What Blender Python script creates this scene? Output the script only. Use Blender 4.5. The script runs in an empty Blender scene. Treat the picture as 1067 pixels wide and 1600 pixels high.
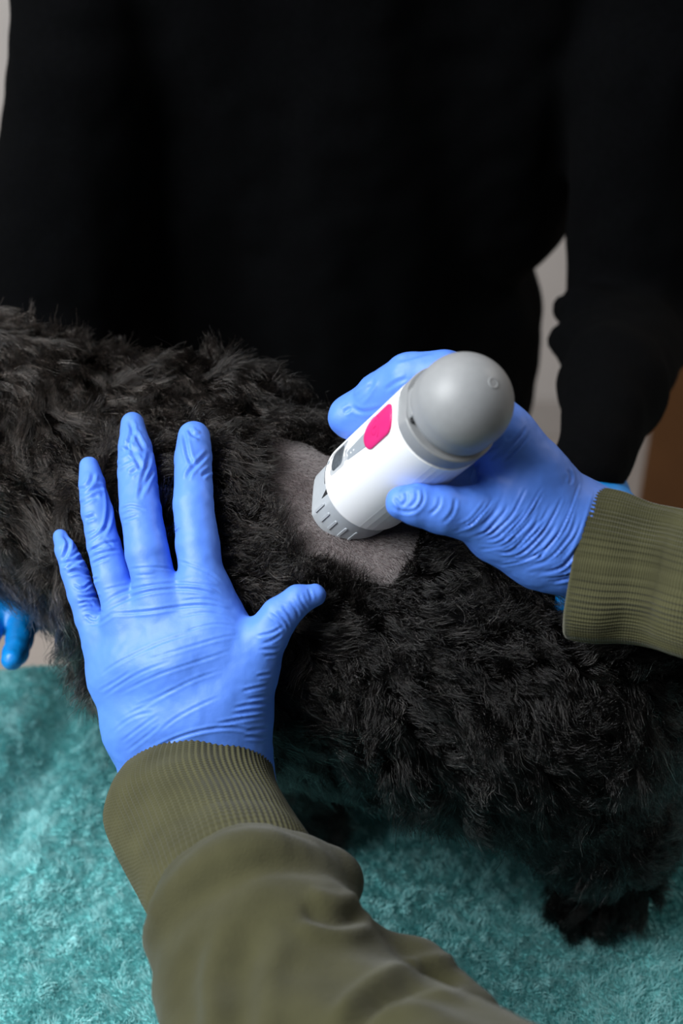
import bpy, math, random
import numpy as np
from mathutils import Matrix, Vector, kdtree

# ------------------------------------------------------------------ camera, world, lights, exposure
SC = bpy.context.scene
COL = SC.collection
PITCH = math.radians(38.0)
FPX = 1600 * 50.0 / 36.0
CAM = np.array([0, 0, .75])
cd = bpy.data.cameras.new('camera')
cam = bpy.data.objects.new('camera', cd)
COL.objects.link(cam)
cam.location = CAM
cam.rotation_euler = (math.pi / 2 - PITCH, 0, 0)
cd.sensor_fit = 'VERTICAL'
cd.sensor_height = 36
cd.lens = 50
cd.clip_start = .02
cd.dof.use_dof = True
cd.dof.focus_distance = .74
cd.dof.aperture_fstop = 5.6
SC.camera = cam

W = bpy.data.worlds.new('world')
SC.world = W
W.use_nodes = True
W.node_tree.nodes['Background'].inputs[0].default_value = (.80, .90, 1, 1)
W.node_tree.nodes['Background'].inputs[1].default_value = .09


def area(name, loc, target, size, power, color):
    l = bpy.data.lights.new(name, 'AREA')
    l.energy = power
    l.size = size
    l.color = color
    o = bpy.data.objects.new(name, l)
    COL.objects.link(o)
    o.location = loc
    o.rotation_euler = (Vector(target) - Vector(loc)).to_track_quat('-Z', 'Y').to_euler()
    return o


area('window_daylight', (-1.02, .22, 1.38), (0, .6, .2), 1.0, 50, (.95, .98, 1))
area('ceiling_light', (-.5, 1.1, 1.75), (-.1, .7, .2), .9, 6, (1, .99, .97))

area('corner_fill', (1.5, 1.55, 1.5), (1.1, 2.1, -.4), .35, 11, (1, .93, .86))  # added fill light, brightens the back right of the room

vs = SC.view_settings
SC.display_settings.display_device = 'sRGB'
vs.view_transform = 'Standard'
vs.look = 'None'
vs.gamma = 1
vs.exposure = 0
vs.use_curve_mapping = False

# ------------------------------------------------------------------ helpers
RNG = np.random.default_rng(7)
random.seed(7)
cF = np.array([0, math.cos(PITCH), -math.sin(PITCH)])
cU = np.array([0, math.sin(PITCH), math.cos(PITCH)])
cR = np.array([1., 0, 0])


def P(x, y, t):
    """world point seen at photograph position (x, y), t metres in front of the lens"""
    return CAM + t * (cF + cR * ((x - 533.5) / FPX) - cU * ((y - 800) / FPX))


def PZ(x, y, z=0.):
    d = P(x, y, 1) - CAM
    return CAM + d * ((z - CAM[2]) / d[2])


def to_px(V):
    d = V - CAM
    t = d @ cF
    return np.stack([533.5 + FPX * (d @ cR) / t, 800 - FPX * (d @ cU) / t], -1)


def unit(v):
    v = np.asarray(v, float)
    return v / (np.linalg.norm(v, axis=-1, keepdims=True) + 1e-12)


def hash3(i, j, k, s):
    h = (i * 374761393 + j * 668265263 + k * 2147483647 + s * 1274126177) & 0xffffffff
    h = ((h ^ (h >> 13)) * 1274126177) & 0xffffffff
    h = h ^ (h >> 16)
    return (h & 0xffff) / 32767.5 - 1.


def noise3(p, scale, seed=0):
    q = np.asarray(p, float) * scale + 100.3
    i = np.floor(q).astype(np.int64)
    f = q - i
    f = f * f * (3 - 2 * f)
    r = 0
    for a in (0, 1):
        for b in (0, 1):
            for c in (0, 1):
                w = (f[..., 0] if a else 1 - f[..., 0]) * (f[..., 1] if b else 1 - f[..., 1]) * (f[..., 2] if c else 1 - f[..., 2])
                r = r + w * hash3(i[..., 0] + a, i[..., 1] + b, i[..., 2] + c, seed)
    return r


def vnoise(p, scale, seed=0):
    return np.stack([noise3(p, scale, seed + 11 * k) for k in range(3)], -1)


# ---- signed distance bodies: ('c', a, b, ra, rb) tapered capsule, ('g', k, [items]) smooth union
def cap(a, b, ra, rb):
    return ('c', np.asarray(a, float), np.asarray(b, float), ra, rb)


def chain(pts, k=.003):
    """pts: list of (point, radius)"""
    return ('g', k, [cap(pts[i][0], pts[i + 1][0], pts[i][1], pts[i + 1][1]) for i in range(len(pts) - 1)])


def pxchain(pts, k=.003):
    """pts: (x, y, t, radius in photograph pixels)"""
    return chain([(P(x, y, t), r * t / FPX) for x, y, t, r in pts], k)


def sdf(it, X):
    if it[0] == 'c':
        a, b, ra, rb = it[1:]
        ab = b - a
        pa = X - a
        h = np.clip((pa @ ab) / max(ab @ ab, 1e-12), 0, 1)
        d = pa - h[..., None] * ab
        return np.sqrt((d * d).sum(-1)) - (ra + (rb - ra) * h)
    k = it[1]
    r = None
    for s in it[2]:
        d = sdf(s, X)
        if r is None:
            r = d
        else:
            h = np.maximum(k - np.abs(r - d), 0) / k
            r = np.minimum(r, d) - h * h * k * .25
    return r


def grad(it, X, e=4e-4):
    g = np.zeros_like(X)
    for a in range(3):
        o = np.zeros(3)
        o[a] = e
        g[:, a] = sdf(it, X + o) - sdf(it, X - o)
    return unit(g)


def bounds(it):
    if it[0] == 'c':
        a, b, ra, rb = it[1:]
        return np.minimum(a - ra, b - rb), np.maximum(a + ra, b + rb)
    bs = [bounds(s) for s in it[2]]
    return np.min([b[0] for b in bs], 0) - it[1] * .4, np.max([b[1] for b in bs], 0) + it[1] * .4


def surface(it, h, newton=2):
    """surface nets over a block-sparse grid; returns vertices, quads"""
    lo, hi = bounds(it)
    lo = lo - 3 * h
    hi = hi + 3 * h
    B = 12
    nb = np.ceil((hi - lo) / h / B).astype(int)
    n = nb * B
    D = np.full(n, 9., np.float32)
    bc = np.stack(np.meshgrid(*[np.arange(m) for m in nb], indexing='ij'), -1).reshape(-1, 3)
    cen = lo + (bc * B + B / 2) * h
    dc = sdf(it, cen)
    D4 = D.reshape(nb[0], B, nb[1], B, nb[2], B)
    D4 += np.where(dc < 0, -18., 0.).reshape(nb[0], 1, nb[1], 1, nb[2], 1).astype(np.float32)
    act = bc[np.abs(dc) < B * h * .5 * 2.6 + 3 * h]
    off = np.stack(np.meshgrid(*[np.arange(B)] * 3, indexing='ij'), -1).reshape(-1, 3)
    for s in range(0, len(act), 200):
        blk = act[s:s + 200]
        X = lo + (blk[:, None, :] * B + off[None]) * h
        v = sdf(it, X.reshape(-1, 3)).reshape(len(blk), B, B, B)
        D4[blk[:, 0], :, blk[:, 1], :, blk[:, 2], :] = v
    S = D < 0
    m = np.zeros(n - 1, np.int8)
    for a in (0, 1):
        for b in (0, 1):
            for c in (0, 1):
                m += S[a:n[0] - 1 + a, b:n[1] - 1 + b, c:n[2] - 1 + c]
    mixed = (m > 0) & (m < 8)
    ijk = np.argwhere(mixed)
    idx = np.full(n - 1, -1, np.int64)
    idx[mixed] = np.arange(len(ijk))
    acc = np.zeros((len(ijk), 3))
    cnt = np.zeros(len(ijk))
    corners = [(a, b, c) for a in (0, 1) for b in (0, 1) for c in (0, 1)]
    cv = {c: D[ijk[:, 0] + c[0], ijk[:, 1] + c[1], ijk[:, 2] + c[2]].astype(float) for c in corners}
    for c in corners:
        for ax in range(3):
            if c[ax] == 0:
                e = list(c)
                e[ax] = 1
                d0, d1 = cv[c], cv[tuple(e)]
                x = (d0 < 0) != (d1 < 0)
                t = np.where(x, d0 / np.where(x, d0 - d1, 1), 0)
                q = np.tile(np.array(c, float), (len(ijk), 1))
                q[:, ax] = t
                acc += q * x[:, None]
                cnt += x
    V = lo + (ijk + acc / cnt[:, None]) * h
    quads = []
    for ax in range(3):
        s0 = [slice(None)] * 3
        s1 = [slice(None)] * 3
        s0[ax] = slice(0, -1)
        s1[ax] = slice(1, None)
        ch = S[tuple(s0)] != S[tuple(s1)]
        e = np.argwhere(ch)
        b, c = [(1, 2), (2, 0), (0, 1)][ax]
        ok = (e[:, b] > 0) & (e[:, c] > 0) & (e[:, b] < n[b] - 1) & (e[:, c] < n[c] - 1)
        e = e[ok]
        ob = np.zeros(3, int)
        oc = np.zeros(3, int)
        ob[b] = 1
        oc[c] = 1
        q = np.stack([idx[tuple((e - ob - oc).T)], idx[tuple((e - oc).T)], idx[tuple(e.T)], idx[tuple((e - ob).T)]], -1)
        flip = ~S[tuple(e.T)]
        q[flip] = q[flip][:, ::-1]
        quads.append(q)
    Q = np.concatenate(quads)
    Q = Q[(Q >= 0).all(1)]
    for _ in range(newton):
        V = V - grad(it, V) * sdf(it, V)[:, None] * .9
    return V, Q


def relax(V, Q, n, lam=.5):
    A = np.concatenate([Q[:, [0, 1]], Q[:, [1, 2]], Q[:, [2, 3]], Q[:, [3, 0]]])
    A = np.concatenate([A, A[:, ::-1]])
    cnt = np.bincount(A[:, 0], minlength=len(V))[:, None]
    for _ in range(n):
        s = np.stack([np.bincount(A[:, 0], weights=V[A[:, 1], k], minlength=len(V)) for k in range(3)], -1)
        V = V + lam * (s / np.maximum(cnt, 1) - V)
    return V


def link(o, parent=None):
    COL.objects.link(o)
    if parent is not None:
        o.parent = parent
        if parent.parent is None or True:
            o.matrix_parent_inverse = Matrix.Identity(4)
    return o


def mesh_obj(name, V, F, m, parent=None, smooth=True, uv=None):
    """F: (n,4) array or list of polygons"""
    me = bpy.data.meshes.new(name)
    V = np.asarray(V, np.float32)
    if isinstance(F, np.ndarray):
        me.vertices.add(len(V))
        me.vertices.foreach_set('co', V.ravel())
        me.loops.add(F.size)
        me.loops.foreach_set('vertex_index', F.astype(np.int32).ravel())
        me.polygons.add(len(F))
        me.polygons.foreach_set('loop_start', np.arange(0, F.size, F.shape[1], dtype=np.int32))
        me.update(calc_edges=True)
    else:
        me.from_pydata(V.tolist(), [], F)
    me.polygons.foreach_set('use_smooth', [smooth] * len(me.polygons))
    if uv is not None:
        li = np.zeros(len(me.loops), np.int32)
        me.loops.foreach_get('vertex_index', li)
        me.uv_layers.new(name='uv').data.foreach_set('uv', np.asarray(uv, np.float32)[li].ravel())
    me.materials.append(m)
    me.validate()
    me.update()
    return link(bpy.data.objects.new(name, me), parent)


def empty(name, loc):
    o = bpy.data.objects.new(name, None)
    o.empty_display_size = .02
    COL.objects.link(o)
    o.location = loc
    return o


def tag(o, label=None, cat=None, group=None, kind=None):
    for k, v in (('label', label), ('category', cat), ('group', group), ('kind', kind)):
        if v:
            o[k] = v
    return o


def under(o, root):
    """parent a world-space mesh to a root Empty without moving it"""
    o.parent = root
    o.matrix_parent_inverse = Matrix.Translation(-Vector(root.location))
    return o


def box(V, F, lo, hi):
    b = len(V)
    for z in (lo[2], hi[2]):
        for x, y in ((lo[0], lo[1]), (hi[0], lo[1]), (hi[0], hi[1]), (lo[0], hi[1])):
            V.append((x, y, z))
    F += [[b + i for i in f] for f in ((3, 2, 1, 0), (4, 5, 6, 7), (0, 1, 5, 4), (1, 2, 6, 5), (2, 3, 7, 6), (3, 0, 4, 7))]


def box_obj(name, lo, hi, m, parent=None, bevel=0.):
    V, F = [], []
    box(V, F, lo, hi)
    o = mesh_obj(name, V, F, m, parent, smooth=False)
    if bevel:
        b = o.modifiers.new('bevel', 'BEVEL')
        b.width = bevel
        b.segments = 3
    return o


# ------------------------------------------------------------------ materials
def mat(name, base=(.5, .5, .5), rough=.5, spec=.5, sheen=0., noise=None, bump=None, coat=0., trans=0.):
    """noise=(scale, dark factor, light factor); bump=[(scale, strength, distance), ...]"""
    m = bpy.data.materials.new(name)
    m.use_nodes = True
    nt = m.node_tree
    b = nt.nodes['Principled BSDF']
    b.inputs['Base Color'].default_value = (*base, 1)
    b.inputs['Roughness'].default_value = rough
    b.inputs['Specular IOR Level'].default_value = spec
    b.inputs['Sheen Weight'].default_value = sheen
    b.inputs['Coat Weight'].default_value = coat
    b.inputs['Transmission Weight'].default_value = trans
    tc = nt.nodes.new('ShaderNodeTexCoord')
    if noise:
        n = nt.nodes.new('ShaderNodeTexNoise')
        n.inputs['Scale'].default_value = noise[0]
        n.inputs['Detail'].default_value = 6
        nt.links.new(tc.outputs['Object'], n.inputs['Vector'])
        r = nt.nodes.new('ShaderNodeValToRGB')
        r.color_ramp.elements[0].position = .3
        r.color_ramp.elements[1].position = .7
        r.color_ramp.elements[0].color = (*[min(1, c * noise[1]) for c in base], 1)
        r.color_ramp.elements[1].color = (*[min(1, c * noise[2]) for c in base], 1)
        nt.links.new(n.outputs['Fac'], r.inputs['Fac'])
        nt.links.new(r.outputs['Color'], b.inputs['Base Color'])
    prev = None
    for sc, st, di in bump or ():
        n = nt.nodes.new('ShaderNodeTexNoise')
        n.inputs['Scale'].default_value = sc
        n.inputs['Detail'].default_value = 3
        nt.links.new(tc.outputs['Object'], n.inputs['Vector'])
        bp = nt.nodes.new('ShaderNodeBump')
        bp.inputs['Strength'].default_value = st
        bp.inputs['Distance'].default_value = di
        nt.links.new(n.outputs['Fac'], bp.inputs['Height'])
        if prev:
            nt.links.new(prev.outputs['Normal'], bp.inputs['Normal'])
        prev = bp
    if prev:
        nt.links.new(prev.outputs['Normal'], b.inputs['Normal'])
    return m


def knit_mat(name, base, ku, kv, dist, rough=.9, sheen=.15, noise=(60, .85, 1.15)):
    """knitted cloth: stitch relief from the UVs (u round the limb, v along it)"""
    m = mat(name, base, rough, .2, sheen, noise)
    nt = m.node_tree
    b = nt.nodes['Principled BSDF']
    uvn = nt.nodes.new('ShaderNodeTexCoord')
    sep = nt.nodes.new('ShaderNodeSeparateXYZ')
    nt.links.new(uvn.outputs['UV'], sep.inputs[0])
    outs = []
    for ax, k in (('X', ku), ('Y', kv)):
        mu = nt.nodes.new('ShaderNodeMath')
        mu.operation = 'MULTIPLY'
        mu.inputs[1].default_value = k * 2 * math.pi
        nt.links.new(sep.outputs[ax], mu.inputs[0])
        si = nt.nodes.new('ShaderNodeMath')
        si.operation = 'SINE'
        nt.links.new(mu.outputs[0], si.inputs[0])
        outs.append(si)
    ad = nt.nodes.new('ShaderNodeMath')
    ad.operation = 'ADD'
    nt.links.new(outs[0].outputs[0], ad.inputs[0])
    nt.links.new(outs[1].outputs[0], ad.inputs[1])
    bp = nt.nodes.new('ShaderNodeBump')
    bp.inputs['Strength'].default_value = .8
    bp.inputs['Distance'].default_value = dist
    nt.links.new(ad.outputs[0], bp.inputs['Height'])
    nt.links.new(bp.outputs['Normal'], b.inputs['Normal'])
    return m


GLOVE = mat('blue_nitrile', (.088, .228, .77), .5, .45, 0, (25, .93, 1.07), [(260, .25, .0006), (1400, .12, .0002)])
CYAN = mat('cyan_nitrile', (.0, .21, .62), .4, .5, 0, (30, .85, 1.1), [(120, .5, .002)])
WHITE = mat('white_plastic', (.86, .87, .88), .32, .5, 0, None, [(900, .03, .0001)])
GREY = mat('grey_plastic', (.255, .262, .27), .45, .45, 0, (300, .97, 1.03), [(2500, .08, .0001)])
LGREY = mat('light_grey_plastic', (.40, .43, .46), .35, .5, 0, (300, .97, 1.03), [(1500, .05, .0001)])
PINK = mat('magenta_rubber', (.64, .02, .16), .38, .5, 0, (200, .96, 1.04))
PINKD = mat('dark_magenta', (.55, .006, .115), .45, .4, 0, (200, .96, 1.04))
STRIP = mat('grey_inlay', (.30, .33, .36), .35, .5, 0, (200, .97, 1.03))
DARKGLASS = mat('smoky_glass', (.10, .115, .13), .12, .6, 0, (200, .8, 1.3), coat=.6)
CLEAR = mat('clear_window_plastic', (.50, .52, .54), .15, .6, 0, (300, .9, 1.1), coat=.5)
DARK = mat('gap_shade', (.02, .02, .022), .6, .3, 0, (200, .9, 1.1))  # shade inside slots and gaps, put into the colour of raised plates
OLIVE = mat('olive_fleece', (.050, .048, .0225), .95, .15, .12, (45, .88, 1.12), [(900, .5, .0008), (60, .15, .003)])
OLIVE_RIB = knit_mat('olive_rib_knit', (.056, .054, .024), 168, 60, .00012)
BLACK = mat('black_knit', (.0010, .0011, .0014), .95, .05, .0, (200, .8, 1.2), [(700, .5, .0008)])
TROUSER = mat('black_trousers', (.006, .006, .007), .9, .1, 0, (200, .8, 1.2), [(500, .4, .001)])
TOWEL = mat('teal_fleece', (.20, .55, .55), .95, .1, .1, (40, .85, 1.12), [(500, .6, .003)])
STEEL = mat('brushed_steel', (.5, .5, .5), .35, .5, 0, (80, .9, 1.1))
WALL = mat('warm_grey_paint', (.66, .62, .59), .9, .2, 0, (8, .96, 1.03), [(300, .1, .001)])
FLOOR = mat('beige_vinyl', (.50, .44, .40), .6, .3, 0, (12, .92, 1.06))
WOOD = mat('brown_wood', (.16, .068, .022), .5, .3, 0, (6, .8, 1.15))
WOODD = mat('dark_brown_wood', (.08, .035, .012), .5, .3, 0, (6, .8, 1.15))


def hair_mat(name, c0, c1, rough, fibre=True):
    m = bpy.data.materials.new(name)
    m.use_nodes = True
    nt = m.node_tree
    out = nt.nodes['Material Output']
    hi = nt.nodes.new('ShaderNodeHairInfo')
    r = nt.nodes.new('ShaderNodeValToRGB')
    r.color_ramp.elements[0].color = (*c0, 1)
    r.color_ramp.elements[1].color = (*c1, 1)
    nt.links.new(hi.outputs['Random'], r.inputs['Fac'])
    if fibre:
        b = nt.nodes.new('ShaderNodeBsdfHairPrincipled')
        b.parametrization = 'COLOR'
        b.inputs['Roughness'].default_value = rough
        b.inputs['Radial Roughness'].default_value = rough
        nt.links.new(r.outputs['Color'], b.inputs['Color'])
    else:
        b = nt.nodes['Principled BSDF']
        b.inputs['Roughness'].default_value = rough
        b.inputs['Specular IOR Level'].default_value = .1
        nt.links.new(r.outputs['Color'], b.inputs['Base Color'])
    nt.links.new(b.outputs[0], out.inputs['Surface'])
    return m


FUR = hair_mat('black_brown_fur', (.0006, .0005, .0005), (.075, .066, .062), .16)
# the coat is browner over the neck and shoulders than on the flank
_nt = FUR.node_tree
_ge = _nt.nodes.new('ShaderNodeNewGeometry')
_sx = _nt.nodes.new('ShaderNodeSeparateXYZ')
_nt.links.new(_ge.outputs['Position'], _sx.inputs[0])
_mr = _nt.nodes.new('ShaderNodeMapRange')
_mr.inputs['From Min'].default_value = .02
_mr.inputs['From Max'].default_value = -.14
_nt.links.new(_sx.outputs['X'], _mr.inputs['Value'])
_mx = _nt.nodes.new('ShaderNodeMix')
_mx.data_type = 'RGBA'
_nt.links.new(_mr.outputs['Result'], _mx.inputs['Factor'])
_ra = [n for n in _nt.nodes if n.type == 'VALTORGB'][0]
_hb = [n for n in _nt.nodes if n.type == 'BSDF_HAIR_PRINCIPLED'][0]
_hb.inputs['IOR'].default_value = 1.32
_ra.color_ramp.elements.new(.82).color = (.003, .0025, .0023, 1)  # palest strands past here: streak highlights put into the colour
_rb = _nt.nodes.new('ShaderNodeValToRGB')
_rb.color_ramp.elements[0].color = (.0012, .0010, .0009, 1)
_rb.color_ramp.elements[1].color = (.14, .11, .092, 1)  # palest neck strands carry painted highlights
_rb.color_ramp.elements.new(.66).color = (.010, .0078, .0068, 1)
_hi = [n for n in _nt.nodes if n.type == 'HAIR_INFO'][0]
_nt.links.new(_hi.outputs['Random'], _rb.inputs['Fac'])
_nt.links.new(_ra.outputs['Color'], _mx.inputs['A'])
_nt.links.new(_rb.outputs['Color'], _mx.inputs['B'])
_nt.links.new(_mx.outputs['Result'], _hb.inputs['Color'])
STUB = hair_mat('clipped_fur', (.02, .016, .016), (.16, .135, .135), .35)
PILE = hair_mat('teal_pile', (.23, .60, .61), (.48, .83, .83), .9, False)


def skin_mat():
    m = mat('dog_skin', (.02, .016, .015), .85, .08)
    nt = m.node_tree
    b = nt.nodes['Principled BSDF']
    at = nt.nodes.new('ShaderNodeAttribute')
    at.attribute_name = 'clipped'
    n = nt.nodes.new('ShaderNodeTexNoise')
    n.inputs['Scale'].default_value = 140
    n.inputs['Detail'].default_value = 6
    tc = nt.nodes.new('ShaderNodeTexCoord')
    nt.links.new(tc.outputs['Object'], n.inputs['Vector'])
    r = nt.nodes.new('ShaderNodeValToRGB')
    r.color_ramp.elements[0].color = (.055, .042, .041, 1)
    r.color_ramp.elements[1].color = (.13, .106, .104, 1)
    nt.links.new(n.outputs['Fac'], r.inputs['Fac'])
    mx = nt.nodes.new('ShaderNodeMix')
    mx.data_type = 'RGBA'
    mx.inputs['A'].default_value = (.004, .0033, .003, 1)  # near black under the coat: the fur's shade put into the skin colour
    nt.links.new(at.outputs['Fac'], mx.inputs['Factor'])
    nt.links.new(r.outputs['Color'], mx.inputs['B'])
    nt.links.new(mx.outputs['Result'], b.inputs['Base Color'])
    return m


SKIN = skin_mat()

# ------------------------------------------------------------------ the room
def struct(name, lo, hi, m):
    return tag(box_obj(name, lo, hi, m), kind='structure')


FZ = -.92
struct('floor', (-2.2, -1.2, FZ - .08), (2.6, 2.55, FZ), FLOOR)
struct('wall_back', (-2.2, 2.4, FZ), (2.6, 2.55, 1.9), WALL)
struct('wall_right', (2.45, -1.2, FZ), (2.6, 2.4, 1.9), WALL)
tag(box_obj('baseboard_back', (-2.2, 2.385, FZ), (2.45, 2.4, FZ + .09), mat('baseboard_paint', (.5, .46, .43), .5, .3, 0, (20, .97, 1.03)), bevel=.004), kind='structure')

# brown cabinet in the far right corner
cab = empty('cabinet', (.92, 1.9, FZ))
tag(cab, 'brown wooden cabinet standing by the back wall', 'cabinet')
under(box_obj('carcass', (.485, 1.72, FZ + .06), (1.40, 2.2, -.06), WOOD, bevel=.003), cab)
under(box_obj('plinth', (.50, 1.75, FZ), (1.385, 2.18, FZ + .06), WOODD), cab)
under(box_obj('worktop', (.475, 1.70, -.06), (1.41, 2.21, -.03), WOODD, bevel=.003), cab)
for i in range(2):
    x0 = .488 + i * .457
    d = under(box_obj('door', (x0, 1.702, FZ + .065), (x0 + .452, 1.72, -.065), WOOD, bevel=.003), cab)
    kx = x0 + (.42 if i == 0 else .035)
    V, F = [], []
    box(V, F, (kx - .006, 1.675, -.36), (kx + .006, 1.702, -.24))
    hnd = mesh_obj('handle', V, F, STEEL, None, False)
    hnd.parent = d

cab.location = (.97, 1.92, FZ)
cab.rotation_euler = (0, 0, math.radians(-20))

# exam table
TR = math.radians(10)
tc_, ts_ = math.cos(TR), math.sin(TR)
EDGE = PZ(65, 1060, 0.)            # a point of the table's far edge


def tab(u, v, z):
    """table frame: u along the far edge, v towards the vet"""
    return np.array([EDGE[0] + u * tc_ + v * ts_, EDGE[1] + u * ts_ - v * tc_, z])


def slab(name, u0, u1, v0, v1, z0, z1, m, root, bevel=.004):
    V = [tab(u, v, z) for z in (z0, z1) for u, v in ((u0, v0), (u0, v1), (u1, v1), (u1, v0))]
    F = [(3, 2, 1, 0), (4, 5, 6, 7), (0, 1, 5, 4), (1, 2, 6, 5), (2, 3, 7, 6), (3, 0, 4, 7)]
    o = mesh_obj(name, V, F, m, None, False)
    b = o.modifiers.new('bevel', 'BEVEL')
    b.width = bevel
    b.segments = 3
    return under(o, root)


tb = empty('exam_table', tuple(tab(.25, .27, FZ)))
tag(tb, 'steel examination table under the teal towel', 'table')
slab('tabletop', -.35, .85, .006, .54, -.055, -.016, STEEL, tb)
slab('pedestal', .15, .35, .20, .34, FZ + .04, -.055, STEEL, tb)
slab('base', -.05, .55, .06, .48, FZ, FZ + .04, STEEL, tb)

# towel
VAL = [(PZ(-20, 1370), PZ(130, 1085), .018, .018), (PZ(60, 1520), PZ(175, 1320), .005, .012), (PZ(700, 1560), PZ(860, 1480), .003, .02)]
RDG = [(PZ(90, 1330), PZ(190, 1150), .008, .022), (PZ(-60, 1260), PZ(60, 1090), .006, .02)]


def towel_z(x, y):
    p = np.stack([x, y, np.zeros_like(x)], -1)
    z = .004 + .0025 * noise3(p, 14, 3) + .0012 * noise3(p, 40, 4)
    for L, s in ((VAL, -1), (RDG, 1)):
        for a, b, h, w in L:
            ab = (b - a)[:2]
            ln = np.linalg.norm(ab)
            u = ab / ln
            rx, ry = x - a[0], y - a[1]
            al = rx * u[0] + ry * u[1]
            pe = rx * -u[1] + ry * u[0]
            e = np.clip(np.minimum(al + .03, ln + .03 - al) / .06, 0, 1)
            z = z + s * h * np.exp(-(pe / w) ** 2) * e
    return np.maximum(z + .002, -.0145)


U_, V_ = np.meshgrid(np.linspace(-.33, .80, 300), np.linspace(-.11, .50, 200), indexing='ij')
flat = np.maximum(V_, 0)
dr = np.minimum(V_, 0)               # the part that hangs over the far edge
ang = np.clip(-dr / .012, 0, math.pi / 2)
vv = flat - .012 * np.sin(ang)
X_ = EDGE[0] + U_ * tc_ + vv * ts_
Y_ = EDGE[1] + U_ * ts_ - vv * tc_
Z_ = towel_z(X_, Y_) - .012 * (1 - np.cos(ang)) - np.maximum(-dr - .012 * math.pi / 2, 0)
TV = np.stack([X_, Y_, Z_], -1).reshape(-1, 3)
gi = np.arange(300 * 200).reshape(300, 200)
TQ = np.stack([gi[:-1, :-1], gi[:-1, 1:], gi[1:, 1:], gi[1:, :-1]], -1).reshape(-1, 4)
towel = mesh_obj('towel', TV, TQ, TOWEL)
tag(towel, 'plush teal towel spread on the table under the dog', 'towel')

# ------------------------------------------------------------------ curves helper
def strands(name, pts, rad0, rad1, m, parent):
    """pts: (n, k, 3) array; becomes one hair curves object"""
    n, k, _ = pts.shape
    hc = bpy.data.hair_curves.new(name)
    hc.add_curves([k] * n)
    hc.attributes['position'].data.foreach_set('vector', pts.astype(np.float32).ravel())
    ra = hc.attributes.get('radius') or hc.attributes.new('radius', 'FLOAT', 'POINT')
    r = np.linspace(0, 1, k)[None] ** 1.5
    rr = rad0 + (rad1 - rad0) * r
    ra.data.foreach_set('value', np.broadcast_to(rr, (n, k)).astype(np.float32).ravel())
    hc.materials.append(m)
    o = bpy.data.objects.new(name, hc)
    COL.objects.link(o)
    if parent is not None:
        o.parent = parent
        o.matrix_parent_inverse = parent.matrix_world.inverted() if parent.type != 'EMPTY' else Matrix.Translation(-Vector(parent.location))
    tag(o, kind='stuff')
    return o


# ------------------------------------------------------------------ the dog: skin
dA, dB = np.array([-.056, .645, .197]), np.array([.105, .585, .174])
dN, dH = np.array([-.187, .703, .240]), np.array([-.30, .74, .285])
far = np.array([.04, .11, 0])


def leg(pts):
    return chain([(np.array(p), r) for p, r in pts], .012)


front = [((-.055, .615, .15), .050), ((-.045, .605, .09), .030), ((-.024, .607, .028), .019), ((-.038, .602, .020), .016)]
hind = [((.128, .560, .145), .055), ((.150, .545, .10), .036), ((.180, .568, .066), .022), ((.166, .550, .030), .020), ((.150, .543, .018), .017)]
DOG = ('g', .02, [
    cap(dA, dB, .101, .087), cap(dA, dN, .092, .060), cap((-.13, .705, .257), (-.07, .69, .267), .040, .040), cap(dN, dH, .064, .056),
    cap((-.02, .612, .205), (.03, .595, .205), .074, .072),
    leg(front), leg([(np.array(p) + far, r) for p, r in front]),
    leg(hind), leg([(np.array(p) + far, r) for p, r in hind]),
    cap((-.345, .745, .31), (-.34, .745, .31), .058, .058),
    ('g', .01, [cap((-.37, .735, .295), (-.43, .722, .275), .032, .022)]),
    cap((-.335, .695, .34), (-.325, .665, .27), .014, .02),
    cap((-.32, .800, .34), (-.31, .825, .27), .014, .02),
    cap((.185, .56, .235), (.225, .55, .29), .017, .012),
])
DV, DQ = surface(DOG, .005)
dog = empty('dog', (0, .61, .01))
tag(dog, 'curly black dog standing on the teal towel with a clipped patch of back', 'dog')

PATCH = np.array([(406, 738), (414, 705), (428, 683), (448, 686), (475, 700), (510, 712), (560, 720), (640, 790), (650, 838), (640, 862), (622, 890), (602, 908), (572, 905), (540, 886), (505, 872), (472, 860), (445, 836), (428, 800), (414, 770)], float)


def in_poly(q, poly):
    r = np.zeros(len(q), bool)
    for i in range(len(poly)):
        a, b = poly[i], poly[i - 1]
        c = ((a[1] > q[:, 1]) != (b[1] > q[:, 1])) & (q[:, 0] < (b[0] - a[0]) * (q[:, 1] - a[1]) / (b[1] - a[1] + 1e-9) + a[0])
        r ^= c
    return r


def poly_dist(q, poly):
    d = np.full(len(q), 1e9)
    for i in range(len(poly)):
        a, b = poly[i - 1], poly[i]
        ab = b - a
        h = np.clip(((q - a) @ ab) / (ab @ ab), 0, 1)
        d = np.minimum(d, np.linalg.norm(q - a - h[:, None] * ab, axis=1))
    return np.where(in_poly(q, poly), -d, d)


def clipped(V, N):
    """signed distance (photograph pixels) to the clipped patch, for the side that faces the vet"""
    s = poly_dist(to_px(V) + 7 * np.stack([noise3(V, 110, 5), noise3(V, 110, 6)], -1), PATCH)
    return np.where((N * (CAM - V)).sum(1) > 0, s, 99.)


DN_ = grad(DOG, DV)
body = under(mesh_obj('body', DV, DQ, SKIN), dog)
at = body.data.attributes.new('clipped', 'FLOAT', 'POINT')
at.data.foreach_set('value', np.clip(.5 - clipped(DV, DN_) / 14, 0, 1).astype(np.float32))
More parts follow.
